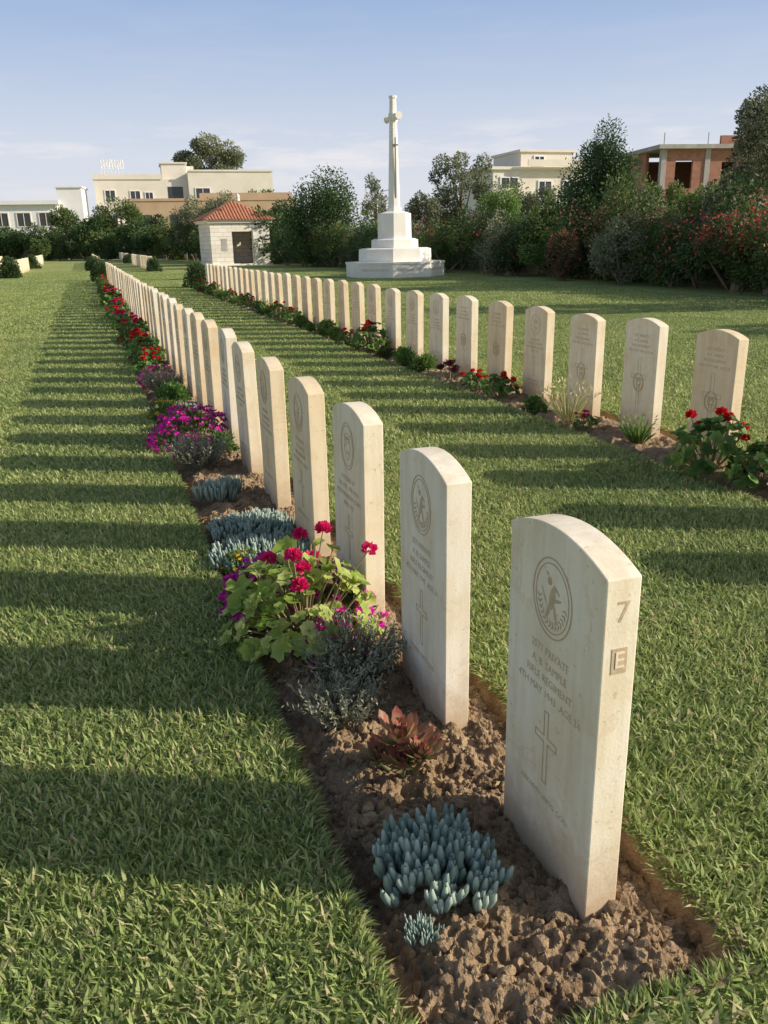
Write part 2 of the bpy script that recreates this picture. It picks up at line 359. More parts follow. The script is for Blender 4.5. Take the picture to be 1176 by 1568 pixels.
def fill(x0,x1,y0,y1,s,meshes,seed):
    r=random.Random(seed); nx=max(1,round((x1-x0)/s)); ny=max(1,round((y1-y0)/s)); dx=(x1-x0)/nx; dy=(y1-y0)/ny
    for i in range(nx):
        for j in range(ny):
            me=r.choice(meshes); q=r.randint(0,3)
            ang=q*math.pi/2; cx=x0+(i+.5)*dx; cy=y0+(j+.5)*dy
            sxx,syy=(dx/s,dy/s) if q%2==0 else (dy/s,dx/s)
            c,sn=math.cos(ang),math.sin(ang); ox,oy=-.5*s*sxx,-.5*s*syy
            ob=bpy.data.objects.new('grass_patch',me); ob.scale=(sxx,syy,r.uniform(.85,1.15)); ob.rotation_euler=(0,0,ang)
            ob.location=(cx+c*ox-sn*oy,cy+sn*ox+c*oy,0); scene.collection.objects.link(ob); ob.parent=lawn
fill(-1.63,.37,.3,5.3,.5,near,1)
fill(.37,1.10,.29,.96,.5,near,2)
fill(1.10,3.27,.3,5.3,.5,near,3)
fill(-4.62,-1.62,.3,5.3,1,mid,4); fill(-4.62,.37,5.3,15.3,1,mid,5); fill(1.10,3.27,5.3,15.3,1,mid,6)
fill(3.97,11.97,1.3,15.3,1,mid,7)
fill(-9.62,.37,15.3,37.3,2,far,8); fill(1.10,3.27,15.3,37.3,2,far,9); fill(3.97,13.97,15.3,45.3,2,far,10); fill(11.97,15.97,5.3,15.3,2,far,11)
fill(-9.62,3.97,37.3,55.3,2,far,12)
fp=[]
def fringe(x,s,y0,y1,dens,wd,axis='y'):
    rs=np.random.RandomState(int(x*100+y0*7)); n=int((y1-y0)*dens); yy=rs.uniform(y0,y1,n)
    clump=np.array([.5+noise.noise(Vector((x*3,v*7,2))) for v in yy])
    off=rs.uniform(-.02,.010,n)+.014*np.clip(clump,0,1.2); z=-np.maximum(off,0)*.5
    D=np.stack([s*rs.uniform(-.1,1.3,n),rs.normal(0,.5,n),rs.uniform(.1,.9,n)],1)
    C=np.stack([x+s*off,yy,z],1)
    if axis=='x': C=C[:,[1,0,2]]; D=D[:,[1,0,2]]
    return leaves(C,D,rs.uniform(.02,.05,n)*(1+.3*clump),wd,0,droop=.15,rs=rs)
fp+=[fringe(.37,1,.95,5.3,1500,.0055),fringe(1.10,-1,.95,5.3,800,.0055),fringe(.965,1,.36,1.12,1000,.0055,'x'),fringe(.37,1,5.3,16,600,.008),fringe(1.10,-1,5.3,16,500,.008),fringe(3.27,1,.85,14,600,.008),fringe(3.97,-1,.85,14,500,.008)]
fo=build('edge_grass',fp,[M_grass]); fo.parent=lawn

# ------------------------------------------------------------ headstones
def text_part(s,size,face,cx,cz,off,mat=1,sp=1.0):
    """face 'W' = the -x inscription face (cx is y position), 'S' = the -y edge (cx is x position)"""
    cu=bpy.data.curves.new('t','FONT'); cu.body=s; cu.size=size; cu.align_x='CENTER'; cu.align_y='CENTER'; cu.extrude=.0007; cu.space_character=sp
    cu.resolution_u=2
    ob=bpy.data.objects.new('t',cu); scene.collection.objects.link(ob); bpy.context.view_layer.update()
    me=bpy.data.meshes.new_from_object(ob.evaluated_get(bpy.context.evaluated_depsgraph_get()))
    me.calc_loop_triangles(); V=np.array([v.co[:] for v in me.vertices]); F=np.array([t.vertices[:] for t in me.loop_triangles])
    bpy.data.objects.remove(ob); bpy.data.meshes.remove(me)
    if face=='W': P=np.stack([off-V[:,2],cx-V[:,0],cz+V[:,1]],1)
    else: P=np.stack([cx+V[:,0],off-V[:,2],cz+V[:,1]],1)
    return (P,F,mat)
TH,WD,HS,HA=.076,.381,.77,.812
def plate(poly,off,mat=1,t=.0012):
    n=len(poly); V=[(off-t,y,z) for y,z in poly]+[(off+.001,y,z) for y,z in poly]
    return [(V,[(i,(i+1)%n,n+(i+1)%n,n+i) for i in range(n)],mat),(V[:n],[tuple(range(n))],mat)]
def ring(cy,cz,ry,rz,wd,off,mat=1,n=48,t=.0015):
    V=[];F=[]
    for i in range(n):
        a=2*math.pi*i/n
        for rr,xx in((0,off+.001),(0,off-t),(-wd,off-t),(-wd,off+.001)):
            V.append((xx,cy+(ry+rr)*math.cos(a),cz+(rz+rr)*math.sin(a)))
    for i in range(n):
        j=(i+1)%n
        for k in range(3): F.append((i*4+k,i*4+k+1,j*4+k+1,j*4+k))
    return (V,F,mat)
def ell(cy,cz,ry,rz,rot,off,mat=1,n=14,t=.0022):
    V=[(off-t,cy,cz)];
    for i in range(n):
        a=2*math.pi*i/n; y=ry*math.cos(a);z=rz*math.sin(a)
        V.append((off+.0005,cy+y*math.cos(rot)-z*math.sin(rot),cz+y*math.sin(rot)+z*math.cos(rot)))
    return (V,[(0,1+i,1+(i+1)%n) for i in range(n)],mat)
def bar(y0,z0,y1,z1,wd,off,mat=1):
    d=Vector((y1-y0,z1-z0)).normalized(); nx,nz=-d.y*wd/2,d.x*wd/2
    return plate([(y0+nx,z0+nz),(y1+nx,z1+nz),(y1-nx,z1-nz),(y0-nx,z0-nz)],off,mat,.001)
def cross_outline(cy,z0,z1,hw,aw,azc,off):
    p=[(-hw,z0),(-hw,azc-hw),(-aw,azc-hw),(-aw,azc+hw),(-hw,azc+hw),(-hw,z1),(hw,z1),(hw,azc+hw),(aw,azc+hw),(aw,azc-hw),(hw,azc-hw),(hw,z0)]
    out=[]
    for i in range(12):
        a=p[i];b=p[(i+1)%12]; out+=bar(cy+a[0],a[1],cy+b[0],b[1],.003,off)
    return out
def badge(kind,cy,cz,s,off):
    o=[ring(cy,cz,.080*s,.090*s,.0028,off),ring(cy,cz,.068*s,.078*s,.002,off)]
    rr=random.Random(kind)
    if kind in(1,3): # rampant figure inside a wreath
        for (a,b,c,d,e) in [(0,.0,.015,.034,.2),(.012,.036,.012,.012,0),(-.016,.024,.02,.005,.5),(-.02,.002,.022,.005,-.3),(.014,-.03,.008,.026,.4),(-.014,-.032,.007,.024,-.3),(.032,-.004,.004,.03,-.6),(.022,.05,.009,.004,.6)]:
            o.append(ell(cy+a*s,cz+b*s,c*s,d*s,e,off,mat=1))
        for k in range(14):
            t=math.pi*1.05+k*math.pi*.9/13; o.append(ell(cy+.056*s*math.cos(t),cz+.064*s*math.sin(t),.009*s,.0035*s,t+.8,off))
            o.append(ell(cy+.048*s*math.cos(t),cz+.055*s*math.sin(t),.008*s,.003*s,t-.5,off))
    else:
        sh=[(-.035,.04),(-.035,-.01),(-.02,-.04),(0,-.055),(.02,-.04),(.035,-.01),(.035,.04),(0,.048)]
        for i in range(8):
            a=sh[i];b=sh[(i+1)%8]; o+=bar(cy+a[0]*s,cz+a[1]*s,cy+b[0]*s,cz+b[1]*s,.003,off)
        for k in range(12): o.append(ell(cy+rr.uniform(-.022,.022)*s,cz+rr.uniform(-.035,.035)*s,rr.uniform(.004,.010)*s,rr.uniform(.004,.014)*s,rr.uniform(0,3),off))
    return o
def slab():
    bm=bmesh.new(); n=14; prof=[(0,-.14),(WD,-.14),(WD,HS)]
    for i in range(1,n): 
        t=i/n; y=WD*(1-t); prof.append((y,HS+(HA-HS)*(1-(2*t-1)**2)))
    prof.append((0,HS))
    vs=[bm.verts.new((0,y,z)) for y,z in prof]; f=bm.faces.new(vs)
    r=bmesh.ops.extrude_face_region(bm,geom=[f]); bmesh.ops.translate(bm,vec=(TH,0,0),verts=[v for v in r['geom'] if isinstance(v,bmesh.types.BMVert)])
    bmesh.ops.recalc_face_normals(bm,faces=bm.faces)
    ed=[e for e in bm.edges if e.calc_face_angle(0)>.5]
    bmesh.ops.bevel(bm,geom=ed,offset=.003,segments=2,affect='EDGES',profile=.5)
    me=bpy.data.meshes.new('slab'); bm.to_mesh(me); bm.free()
    V=np.array([v.co[:] for v in me.vertices]); by={}
    for p in me.polygons: by.setdefault(len(p.vertices),[]).append(p.vertices[:])
    bpy.data.meshes.remove(me); return V,by
SV,SBY=slab()
def headstone_mesh(kind):
    c=WD/2; o=0
    parts=[]
    for k,fs in SBY.items(): parts.append((SV,np.array(fs),0))
    lines=[["2571 PRIVATE","A. B. SAMPLE","RIFLE REGIMENT","4TH MAY 1943  AGE 24"],["A SOLDIER OF","THE 1939 - 1945 WAR","MEDITERRANEAN CORPS","APRIL 1943"],["LIEUTENANT","C. D. UNKNOWN","FIELD ARTILLERY","11TH MARCH 1943 AGE 31"]][kind%3]
    if kind in (0,1,2):
        parts+=badge(kind+1,c,.655,1.0,o)
        for i,l in enumerate(lines): parts.append(text_part(l,.026,'W',c,.525-.034*i,o))
        parts+=cross_outline(c,.205,.385,.008,.045,.315,o)
        for i,l in enumerate(["KNOWN UNTO GOD","REST IN PEACE"][:1+kind%2]): parts.append(text_part(l,.021,'W',c,.165-.03*i,o))
    else:
        for i,l in enumerate(lines): parts.append(text_part(l,.028,'W',c,.69-.036*i,o))
        parts+=cross_outline(c,.14,.54,.014,.085,.40,o); parts+=badge(2,c,.36,.75,o-.0012)
    return parts
def mk(kind,extra=[]):
    return build('headstone',headstone_mesh(kind)+extra,[M_stone,M_lettint],smooth=False,link=False)
ex=[text_part("7",.062,'S',TH*.52,.70,0)]
ex+= [(np.array([(TH*.5+sxx,-.0012 if f else .001,.60+szz) for f in(1,0) for sxx,szz in((-.017,-.027),(.017,-.027),(.017,.027),(-.017,.027))]),[(0,1,2,3),(0,4,5,1),(1,5,6,2),(2,6,7,3),(3,7,4,0)],1)]
ex.append(text_part("E",.05,'S',TH*.5,.60,-.0018,mat=0))
first=mk(0,ex); HM=[mk(i) for i in range(4)]
order1=[None,0,1,0,2,1,2,0]
def row(x,y0,n,seed,fn):
    r=random.Random(seed)
    for i in range(n):
        me=fn(i,r); inst('headstone',me,(x+r.uniform(-.006,.006),y0+SP*i+r.uniform(-.008,.008),r.uniform(-.015,.015)),r.uniform(-.02,.02),1,tilt=(r.uniform(-.008,.008),r.uniform(-.012,.012)))
row(X1,Y1,N1,1,lambda i,r: first if i==0 else (HM[order1[i]] if i<8 else r.choice(HM)))
row(X2,Y2,N2,2,lambda i,r: HM[3] if i in(4,6,9) else r.choice(HM))
for x,y,n in((X1,57,34),(X2,51,28),(X2,78,24),(-3.4,47.6,18),(-3.4,68,20),(-6.5,50,40),(-3.4,6,34),(-6.5,4,38)):
    row(x,y,n,int(x*10+y),lambda i,r:r.choice(HM))

# ------------------------------------------------------------ bed plants
def p_geranium(seed,r,h,nl,nh,lm=M_geranium,fm=M_pink,lr=.036,lo=.18):
    rs=np.random.RandomState(seed); parts=[]
    ns=max(5,nl//9)
    for i in range(ns):
        a=rs.uniform(0,6.28); rr=r*rs.uniform(.2,.85); hh=h*rs.uniform(.45,.85)
        t=(rr*math.cos(a),rr*math.sin(a),hh)
        parts.append(tube([(0,0,-.02),(t[0]*.55,t[1]*.55,hh*.4),t],[.007,.006,.004],5,1,.4))
    m=14
    for i in range(nl):
        a=rs.uniform(0,6.28); el=math.asin(rs.uniform(.0,1)); rr=rs.uniform(.68,1.08)
        p=Vector((r*rr*math.cos(a)*math.cos(el),r*rr*math.sin(a)*math.cos(el),h*lo+h*.78*rr*math.sin(el)))
        nrm=Vector((math.cos(a)*math.cos(el),math.sin(a)*math.cos(el),.7+math.sin(el)))+Vector(rs.normal(0,.5,3)); nrm.normalize()
        u=nrm.cross(Vector(rs.normal(size=3))).normalized(); v=nrm.cross(u); R0=lr*rs.uniform(.55,1.25)
        V=[tuple(p-nrm*R0*.3)];sh=[]; base=rs.rand(); sh.append(base*.6)
        V1=[];V2=[]
        for k in range(m):
            t=2*math.pi*k/m
            sc=1+.12*math.cos(7*t)
            if k==0: sc=.35
            V1.append(tuple(p+(u*math.cos(t)+v*math.sin(t))*R0*.6*sc-nrm*R0*.02*rs.rand())); V2.append(tuple(p+(u*math.cos(t)+v*math.sin(t))*R0*sc+nrm*R0*rs.uniform(-.1,.32)))
        V+=V1+V2; sh+= [base*.85+.05]*m+[min(1,base+.15)]*m
        parts.append((V,[(0,1+k,1+(k+1)%m) for k in range(m)],0,np.array(sh)))
        parts.append((V[1:],[(k,m+k,m+(k+1)%m,(k+1)%m) for k in range(m)],0,np.array(sh[1:])))
        if i%2==0: parts.append(tube([tuple(p*.45),tuple(p)],[.003,.002],4,1,.7))
    for i in range(nh):
        a=rs.uniform(0,6.28); rr=r*rs.uniform(.1,.95); z=h*rs.uniform(.75,1.12)*(1-.25*(rr/r)); c=np.array([rr*math.cos(a),rr*math.sin(a),z])
        parts.append(tube([tuple(c*.5),tuple(c)],[.003,.0025],4,1,.7))
        n=60; D=sph(n,rs); D[:,2]=np.abs(D[:,2])*.8; D=unit(D)
        parts.append(leaves(c+D*.012,D+rs.normal(0,.6,(n,3)),.024,.022,2,rs=rs))
    return build('g',parts,[lm,M_stem,fm],link=False)
def p_mesem(seed,r,h,nf,fm=M_mag,lm=M_mid,fs=.02):
    rs=np.random.RandomState(seed); n=900
    D=sph(n,rs);D[:,2]=np.abs(D[:,2]); C=D*np.array([r,r,h])*rs.uniform(.5,1,(n,1))
    parts=[leaves(C,D+rs.normal(0,.6,(n,3))+[0,0,.6],.035,.009,0,rs=rs)]
    n=nf; D=sph(n,rs);D[:,2]=np.abs(D[:,2]); C=D*np.array([r,r,h])*rs.uniform(.92,1.1,(n,1)); Nn=unit(D+[0,0,.7]+rs.normal(0,.3,(n,3)))
    U=unit(np.cross(Nn,rs.normal(size=(n,3)))); W=np.cross(Nn,U); P=[];Dd=[]
    for k in range(7):
        t=2*math.pi*k/7; d=U*math.cos(t)+W*math.sin(t)+Nn*.35; P.append(C);Dd.append(d)
    parts.append(leaves(np.concatenate(P),np.concatenate(Dd),fs,fs*.8,1,rs=rs))
    return build('m',parts,[lm,fm],link=False)
def p_lav(seed,r,h,n):
    rs=np.random.RandomState(seed); parts=[]
    a=rs.uniform(0,6.28,n); rr=r*np.sqrt(rs.rand(n)); tilt=rr/r*.9
    D=unit(np.stack([np.cos(a)*tilt,np.sin(a)*tilt,np.ones(n)],1)+rs.normal(0,.12,(n,3)))
    B=np.stack([np.cos(a)*rr*.35,np.sin(a)*rr*.35,np.zeros(n)],1); Ls=h*rs.uniform(.6,1.05,n)[:,None]
    sh=rs.rand(n)
    parts.append(leaves(B,D,Ls[:,0],.004,0,sh*.4,rs=rs))
    for j in range(18):
        t=.25+.75*j/17; C=B+D*Ls*t; dd=D*.8+rs.normal(0,.5,(n,3))
        parts.append(leaves(C,dd,.028*(1.2-.5*t),.0055,0,np.clip(sh*.6+.5*t-.15,0,1),rs=rs))
    return build('l',parts,[M_lav],link=False)
def p_chalk(seed,r,ncl,lf=.07,rad=.0075):
    rs=np.random.RandomState(seed); parts=[]
    for i in range(ncl):
        # sunflower layout: an even, compact clump
        a=i*2.39996+rs.normal(0,.2); q=r*math.sqrt((i+.5)/ncl)*rs.uniform(.9,1.1); bx,by=q*math.cos(a),q*math.sin(a)*.9; bz=.035*(1-q/r)+.012*rs.rand()
        b=rs.uniform(.45,1)
        for j in range(rs.randint(7,11)):
            t=j*2.4+rs.normal(0,.3); o=.12+.6*(j/10)+rs.normal(0,.05); d=Vector((math.cos(t)*o+bx/r*.35,math.sin(t)*o+by/r*.35,1)).normalized()
            Lf=lf*rs.uniform(.6,1.15); p0=Vector((bx,by,bz)); c=Vector((math.cos(t),math.sin(t),0))*.006
            q1=p0+c+d*Lf*.35; q2=p0+c+d*Lf*.75+Vector((0,0,.12*Lf)); q3=p0+c*.5+d*Lf+Vector((0,0,.24*Lf))
            V,F,_,_=tube([p0,q1,q2,q3],[rad*.6,rad,rad*1.0,rad*.3],6,0)
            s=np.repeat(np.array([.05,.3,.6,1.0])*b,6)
            parts.append((V,F,0,s))
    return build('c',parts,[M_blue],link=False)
def p_aeo(seed,ros,mat=M_aeo,size=.05):
    rs=np.random.RandomState(seed); parts=[]
    for (x,y,z,s) in ros:
        parts.append(tube([(0,0,-.02),(x*.7,y*.7,z*.5),(x,y,z)],[.009,.008,.008],6,1,.3))
        for j in range(34):
            t=j*2.4+rs.normal(0,.15); el=.25+1.2*j/34+rs.normal(0,.08); R0=s*(1.05-.5*j/34)*rs.uniform(.85,1.1)
            d=Vector((math.cos(t)*math.cos(el),math.sin(t)*math.cos(el),math.sin(el))); sd=Vector((-math.sin(t),math.cos(t),0))
            p=Vector((x,y,z)); V=[];sh=[]
            for f,wd,lift in((.05,.08,0),(.5,.13,.02),(.8,.22,.08),(1,.15,.18),(1.12,.01,.26)):
                c=p+d*R0*f+Vector((0,0,1))*R0*lift
                V+=[tuple(c-sd*R0*wd+Vector((0,0,.05*R0))),tuple(c),tuple(c+sd*R0*wd+Vector((0,0,.05*R0)))]; sh+=[f*.75+.25*rs.rand()]*3
            F=[]
            for k in range(4):
                for m_ in(0,1): F.append((k*3+m_,k*3+m_+1,k*3+m_+4,k*3+m_+3))
            parts.append((V,F,0,np.clip(np.array(sh),0,1)))
    return build('a',parts,[mat,M_stem],link=False)
def p_bush(seed,r,h,n,lm,ls=.03,fm=None,nf=0):
    rs=np.random.RandomState(seed); k=14
    cc=sph(k,rs); cc[:,2]=np.abs(cc[:,2]); cc=cc*np.array([r*.62,r*.62,h*.62]); 
    ci=rs.randint(0,k,n); D=sph(n,rs); C=cc[ci]+D*np.array([r*.42,r*.42,h*.36])*rs.uniform(.5,1,(n,1)); C[:,2]=np.abs(C[:,2])
    cs=rs.rand(k)
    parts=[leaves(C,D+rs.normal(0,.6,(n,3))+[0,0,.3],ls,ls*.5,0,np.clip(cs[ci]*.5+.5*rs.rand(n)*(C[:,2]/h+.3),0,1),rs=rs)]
    mats=[lm]
    if fm: 
        ci=rs.randint(0,k,nf); D=sph(nf,rs); C=cc[ci]+D*np.array([r*.44,r*.44,h*.4]);C[:,2]=np.abs(C[:,2])
        P=np.repeat(C,6,0)+rs.normal(0,.008,(nf*6,3)); parts.append(leaves(P,rs.normal(size=(nf*6,3)),.03,.026,1,rs=rs)); mats.append(fm)
    return build('b',parts,mats,link=False)
def p_blades(seed,r,h,n,mat,wd=.008):
    rs=np.random.RandomState(seed); parts=[]
    a=rs.uniform(0,6.28,n); o=rs.uniform(.1,.9,n); D=unit(np.stack([np.cos(a)*o,np.sin(a)*o,np.ones(n)],1)); B=np.stack([np.cos(a)*.03,np.sin(a)*.03,np.zeros(n)],1)
    Ls=h*rs.uniform(.6,1.1,n); parts.append(leaves(B,D,Ls,wd,0,droop=.12,rs=rs)); 
    T=B+D*Ls[:,None]*.95; parts.append(leaves(T,D+rs.normal(0,.5,(n,3)),.05,.012,0,np.full(n,.9),rs=rs))
    return build('gr',parts,[mat],link=False)
G1=p_geranium(1,.27,.42,170,8,lo=.08,lr=.037); 
G2=p_geranium(2,.21,.34,90,5,M_gerdark,M_red,.04); G3=p_geranium(3,.19,.26,70,6,M_gerdark,M_red,.035); G4=p_geranium(5,.22,.28,70,6,M_gerdark,M_pink,.035)
MS1=p_mesem(1,.2,.2,120); MS2=p_mesem(2,.25,.24,240); MS3=p_mesem(3,.14,.14,26,M_yel,M_brt,.016)
LV1=p_lav(1,.15,.20,150); LV2=p_lav(2,.20,.26,240)
CH1=p_chalk(1,.135,34,.064,.0085); CH2=p_chalk(2,.24,80,.055,.0068); CH3=p_chalk(3,.10,12,.08,.007)
AE1=p_aeo(1,[(0,0,.09,.085),(.06,.02,.06,.065),(-.05,.04,.05,.06),(.02,-.06,.04,.06),(.05,.07,.09,.06)])
AE2=p_aeo(2,[(0,0,.16,.09),(.09,.05,.12,.08),(-.08,.05,.1,.08),(.0,-.09,.1,.08)],M_aeod)
BS1=p_bush(1,.16,.2,900,M_gerdark,.04); BS2=p_bush(2,.2,.22,1000,M_brt,.045); BS3=p_bush(3,.22,.2,1200,M_mid,.04,M_red,14)
BL1=p_blades(1,.2,.34,150,M_straw); BL2=p_blades(2,.2,.26,90,M_brt,.02)
def put(name,me,x,y,s=1,rz=None,z=-.01): inst(name,me,(x,y,z),rnd.uniform(0,6.28) if rz is None else rz,s)
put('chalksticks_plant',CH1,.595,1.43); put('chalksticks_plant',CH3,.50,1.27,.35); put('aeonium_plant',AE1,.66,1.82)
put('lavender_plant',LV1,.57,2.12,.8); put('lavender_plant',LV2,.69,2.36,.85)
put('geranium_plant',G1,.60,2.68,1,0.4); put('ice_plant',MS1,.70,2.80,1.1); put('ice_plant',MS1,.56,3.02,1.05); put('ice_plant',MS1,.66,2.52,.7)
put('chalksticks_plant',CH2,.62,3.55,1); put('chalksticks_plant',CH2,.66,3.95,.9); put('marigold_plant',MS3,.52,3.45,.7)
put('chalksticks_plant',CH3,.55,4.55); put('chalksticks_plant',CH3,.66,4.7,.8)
put('lavender_plant',LV2,.56,5.3,1); put('ice_plant',MS2,.6,6.0,1.2); put('leafy_plant',BS1,.78,5.75,.8); put('leafy_plant',BS2,.62,6.45,.9)
put('marigold_plant',MS3,.52,7.05,1.2); put('chalksticks_plant',CH2,.6,7.3,.9); put('leafy_plant',BS1,.64,7.9,1)
put('lavender_plant',LV2,.6,8.4,1); put('ice_plant',MS1,.6,9.0,1); put('geranium_plant',G3,.58,9.7,1); put('geranium_plant',G3,.6,10.3,.9)
y=10.9; ch=[('geranium_plant',G3),('geranium_plant',G2),('leafy_plant',BS1),('geranium_plant',G4),('leafy_plant',BS1),('leafy_plant',BS2),('red_flowering_plant',BS3)]
while y<35.8:
    n_,m_=rnd.choice(ch); put(n_,m_,.6+rnd.uniform(-.08,.08),y,rnd.uniform(.8,1.3)); y+=rnd.uniform(.45,.75)
put('geranium_plant',G2,3.44,3.95,1.15); put('geranium_plant',G2,3.5,3.6,.9); put('grassy_plant',BL2,3.5,4.75,.8); put('aeonium_plant',AE2,3.45,2.6)
put('grassy_plant',BL1,3.43,5.55,1); put('geranium_plant',G4,3.42,5.3,.5); put('leafy_plant',BS1,3.45,6.1,.7); put('geranium_plant',G3,3.45,6.75,.9); put('geranium_plant',G3,3.43,7.2,.8)
put('dark_aeonium_plant',AE2,3.45,7.9,.9); put('leafy_plant',BS2,3.45,8.6,.9); put('leafy_plant',BS1,3.45,9.2,1.1); put('red_flowering_plant',BS3,3.45,9.9,.8)
y=10.5; ch+=[('grassy_plant',BL2),('leafy_plant',BS1)]
while y<28.3:
    n_,m_=rnd.choice(ch); put(n_,m_,3.45+rnd.uniform(-.08,.08),y,rnd.uniform(.7,1.2)); y+=rnd.uniform(.5,.85)
SH1=p_bush(9,.5,.85,5000,M_dark,.06)
for x,y,s in((.75,37.2,1.1),(3.6,29.6,1.1),(3.7,50,1),(.6,55,1.1),(-3.4,45.5,1.3),(-6,47,1.2),(3.7,77,1),(-3.4,66,1.2),(-3.4,4.5,.8)): put('clipped_shrub',SH1,x,y,s)

# ------------------------------------------------------------ cross of sacrifice
px,py=S(.0065,35.2)
parts=[]
parts+=frustum(8,2.0,2.0,-.1,.52); parts+=frustum(8,2.03,2.03,.52,.60)
parts+=frustum(8,1.48,1.46,.60,1.08); parts+=frustum(8,1.46,1.30,1.08,1.12)
parts+=frustum(8,.95,.94,1.12,1.42); parts+=frustum(8,.94,.80,1.42,1.48)
parts+=frustum(8,.68,.665,1.48,2.42); parts+=frustum(8,.665,.42,2.42,2.50)
parts+=frustum(8,.30,.28,2.50,2.64)
parts+=frustum(8,.235,.125,2.64,6.60); parts+=frustum(8,.155,.155,6.60,6.68)
build('memorial_cross',parts,[M_crossst],smooth=False,loc=(px,py,0))
cross=bpy.data.objects['memorial_cross']
arm=frustum(8,.14,.11,0,.60)+frustum(8,.145,.145,.60,.68)
def rotpart(p,sgn):
    V=np.array(p[0],dtype=float); return (np.stack([V[:,0],sgn*V[:,2],V[:,1]*sgn*-1+5.92],1),p[1],p[2])
arms=[rotpart(p,1) for p in arm]+[rotpart(p,-1) for p in arm]+frustum(8,.175,.175,5.76,6.08)
a=build('arms',arms,[M_crossst],smooth=False); a.parent=cross
swm=surf('bronze_sword',(.16,.14,.10),(.24,.2,.14),5,.1,10,.5)
sw=[box((-.022,-.225,3.0),(.022,-.205,5.2),0),box((-.11,-.215,4.9),(.11,-.195,4.96),0)]
s_=build('sword',sw,[swm],smooth=False); s_.parent=cross
for k,ang in enumerate((-math.pi/2,-math.pi/2-math.pi/4,-math.pi/2+math.pi/4)):
    P,F,_=text_part("THEIR NAME LIVETH",.13,'S',0,.30,0)[:3]
    P=np.array(P); P[:,1]-=2.0*math.cos(math.pi/8)+.002
    t=ang+math.pi/2; Q=np.stack([P[:,0]*math.cos(t)-P[:,1]*math.sin(t),P[:,0]*math.sin(t)+P[:,1]*math.cos(t),P[:,2]],1)
    o=build('inscription',[(Q,F,0)],[M_lettint],smooth=False); o.parent=cross

# ------------------------------------------------------------ shelter
def assemble(name,loc,rotz,children):
    e=empty(name,loc,rotz)
    for cn,parts,mats in children:
        o=build(cn,parts,mats,smooth=False); o.parent=e
    return e
W_,D_,H_=4.1,3.6,2.75; t=.4
x0,x1=-W_/2,W_/2; dx0,dx1=-.58,.88
walls=[box((x0,0,.10),(dx0,t,H_)),box((dx1,0,.10),(x1,t,H_)),box((dx0,0,2.2),(dx1,t,H_)),
 box((x0,t,.10),(x0+t,D_,H_)),box((x1-t,t,.10),(x1,D_,1.0)),box((x1-t,t,2.2),(x1,D_,H_)),box((x1-t,D_-.9,1.0),(x1,D_,2.2)),box((x1-t,t,1.0),(x1,1.0,2.2)),
 box((x0+t,D_-t,.10),(-.9,D_,H_)),box((-.1,D_-t,.10),(x1-t,D_,H_)),box((-.9,D_-t,2.0),(-.1,D_,H_)),box((-.9,D_-t,.10),(-.1,D_,1.0))]
plinth=[box((x0-.12,-.12,-.05),(x1+.12,D_+.12,.10))]
trim=[box((x0-.18,-.18,H_),(x1+.18,D_+.18,H_+.12)),box((x0-.26,-.26,H_+.12),(x1+.26,D_+.26,H_+.2))]
ap=(0,D_/2,4.25); e=.38; z=H_+.2
rv=[(x0-e,-e,z),(x1+e,-e,z),(x1+e,D_+e,z),(x0-e,D_+e,z),ap]
roof=[(rv,[(0,1,4),(1,2,4),(2,3,4),(3,0,4)],0),(rv[:4],[(3,2,1,0)],0)]
for k in range(22): # tile ribs
    u=-1+2*(k+.5)/22
    for side in range(4):
        A=Vector(rv[side]);B=Vector(rv[(side+1)%4]);C=Vector(ap); f=(u+1)/2
        p=A.lerp(B,f); top=(A+B)/2; q=p+(C-top)*(1-abs(u)); 
        if abs(u)<.99: roof.append(tube([p+Vector((0,0,.02)),q+Vector((0,0,.02))],[.05,.05],5,0))
fin=frustum(8,.14,.10,4.15,4.4)+frustum(8,.16,.02,4.4,4.62)
niche=[box((-1.35,-.02,.95),(-.95,-.003,1.75))]
sxp,syp=S(-.170,59.5)
assemble('memorial_shelter',(sxp,syp,0),.08,[('walls',walls,[M_ashlar]),('plinth',plinth,[M_crossst]),('cornice',trim,[M_crossst]),('roof',roof,[M_tile]),('finial',fin,[M_crossst]),('niche_door',niche,[M_conc]),('floor',[box((x0+t,t,.05),(x1-t,D_-t,.12))],[M_conc])])

# ------------------------------------------------------------ buildings
def win(x,z,w,h,y=0): # frame + glass, glass recessed inside frame
    f=.12
    fr=[box((x-f,y-.10,z-f),(x+w+f,y-.003,z)),box((x-f,y-.10,z+h),(x+w+f,y-.003,z+h+f)),box((x-f,y-.10,z),(x,y-.003,z+h)),box((x+w,y-.10,z),(x+w+f,y-.003,z+h)),box((x+w/2-.04,y-.08,z),(x+w/2+.04,y-.03,z+h))]
    return fr,[box((x,y-.03,z),(x+w,y-.004,z+h))]
bx,by=S(-.330,128)
wl=[box((0,0,0),(13.2,10,10.6)),box((13.2,-1.0,0),(25.6,10,11.6)),box((9.6,2,10.6),(13.2,8,12.9)),box((13.2,2.5,11.6),(14.3,8,12.6)),
    box((-.15,-.15,10.6),(9.5,.1,11.3)),box((-.15,.1,10.6),(.1,9.5,11.3)),box((3.0,-1.2,6.6),(9.8,-.003,6.9)),box((3.0,-1.2,6.9),(9.8,-1.05,7.6)),box((13.2,-1.15,11.6),(25.7,-.9,11.85)),box((9.4,1.8,12.9),(13.4,8.2,13.1))]
fr=[];gl=[]
for (x,z,w,h) in((1.4,7.6,1.3,1.5),(4.9,7.3,1.3,1.7),(7.0,7.6,1.0,1.2),(1.4,4.2,1.3,1.5),(5,4.2,1.3,1.5)):
    a,b=win(x,z,w,h); fr+=a;gl+=b
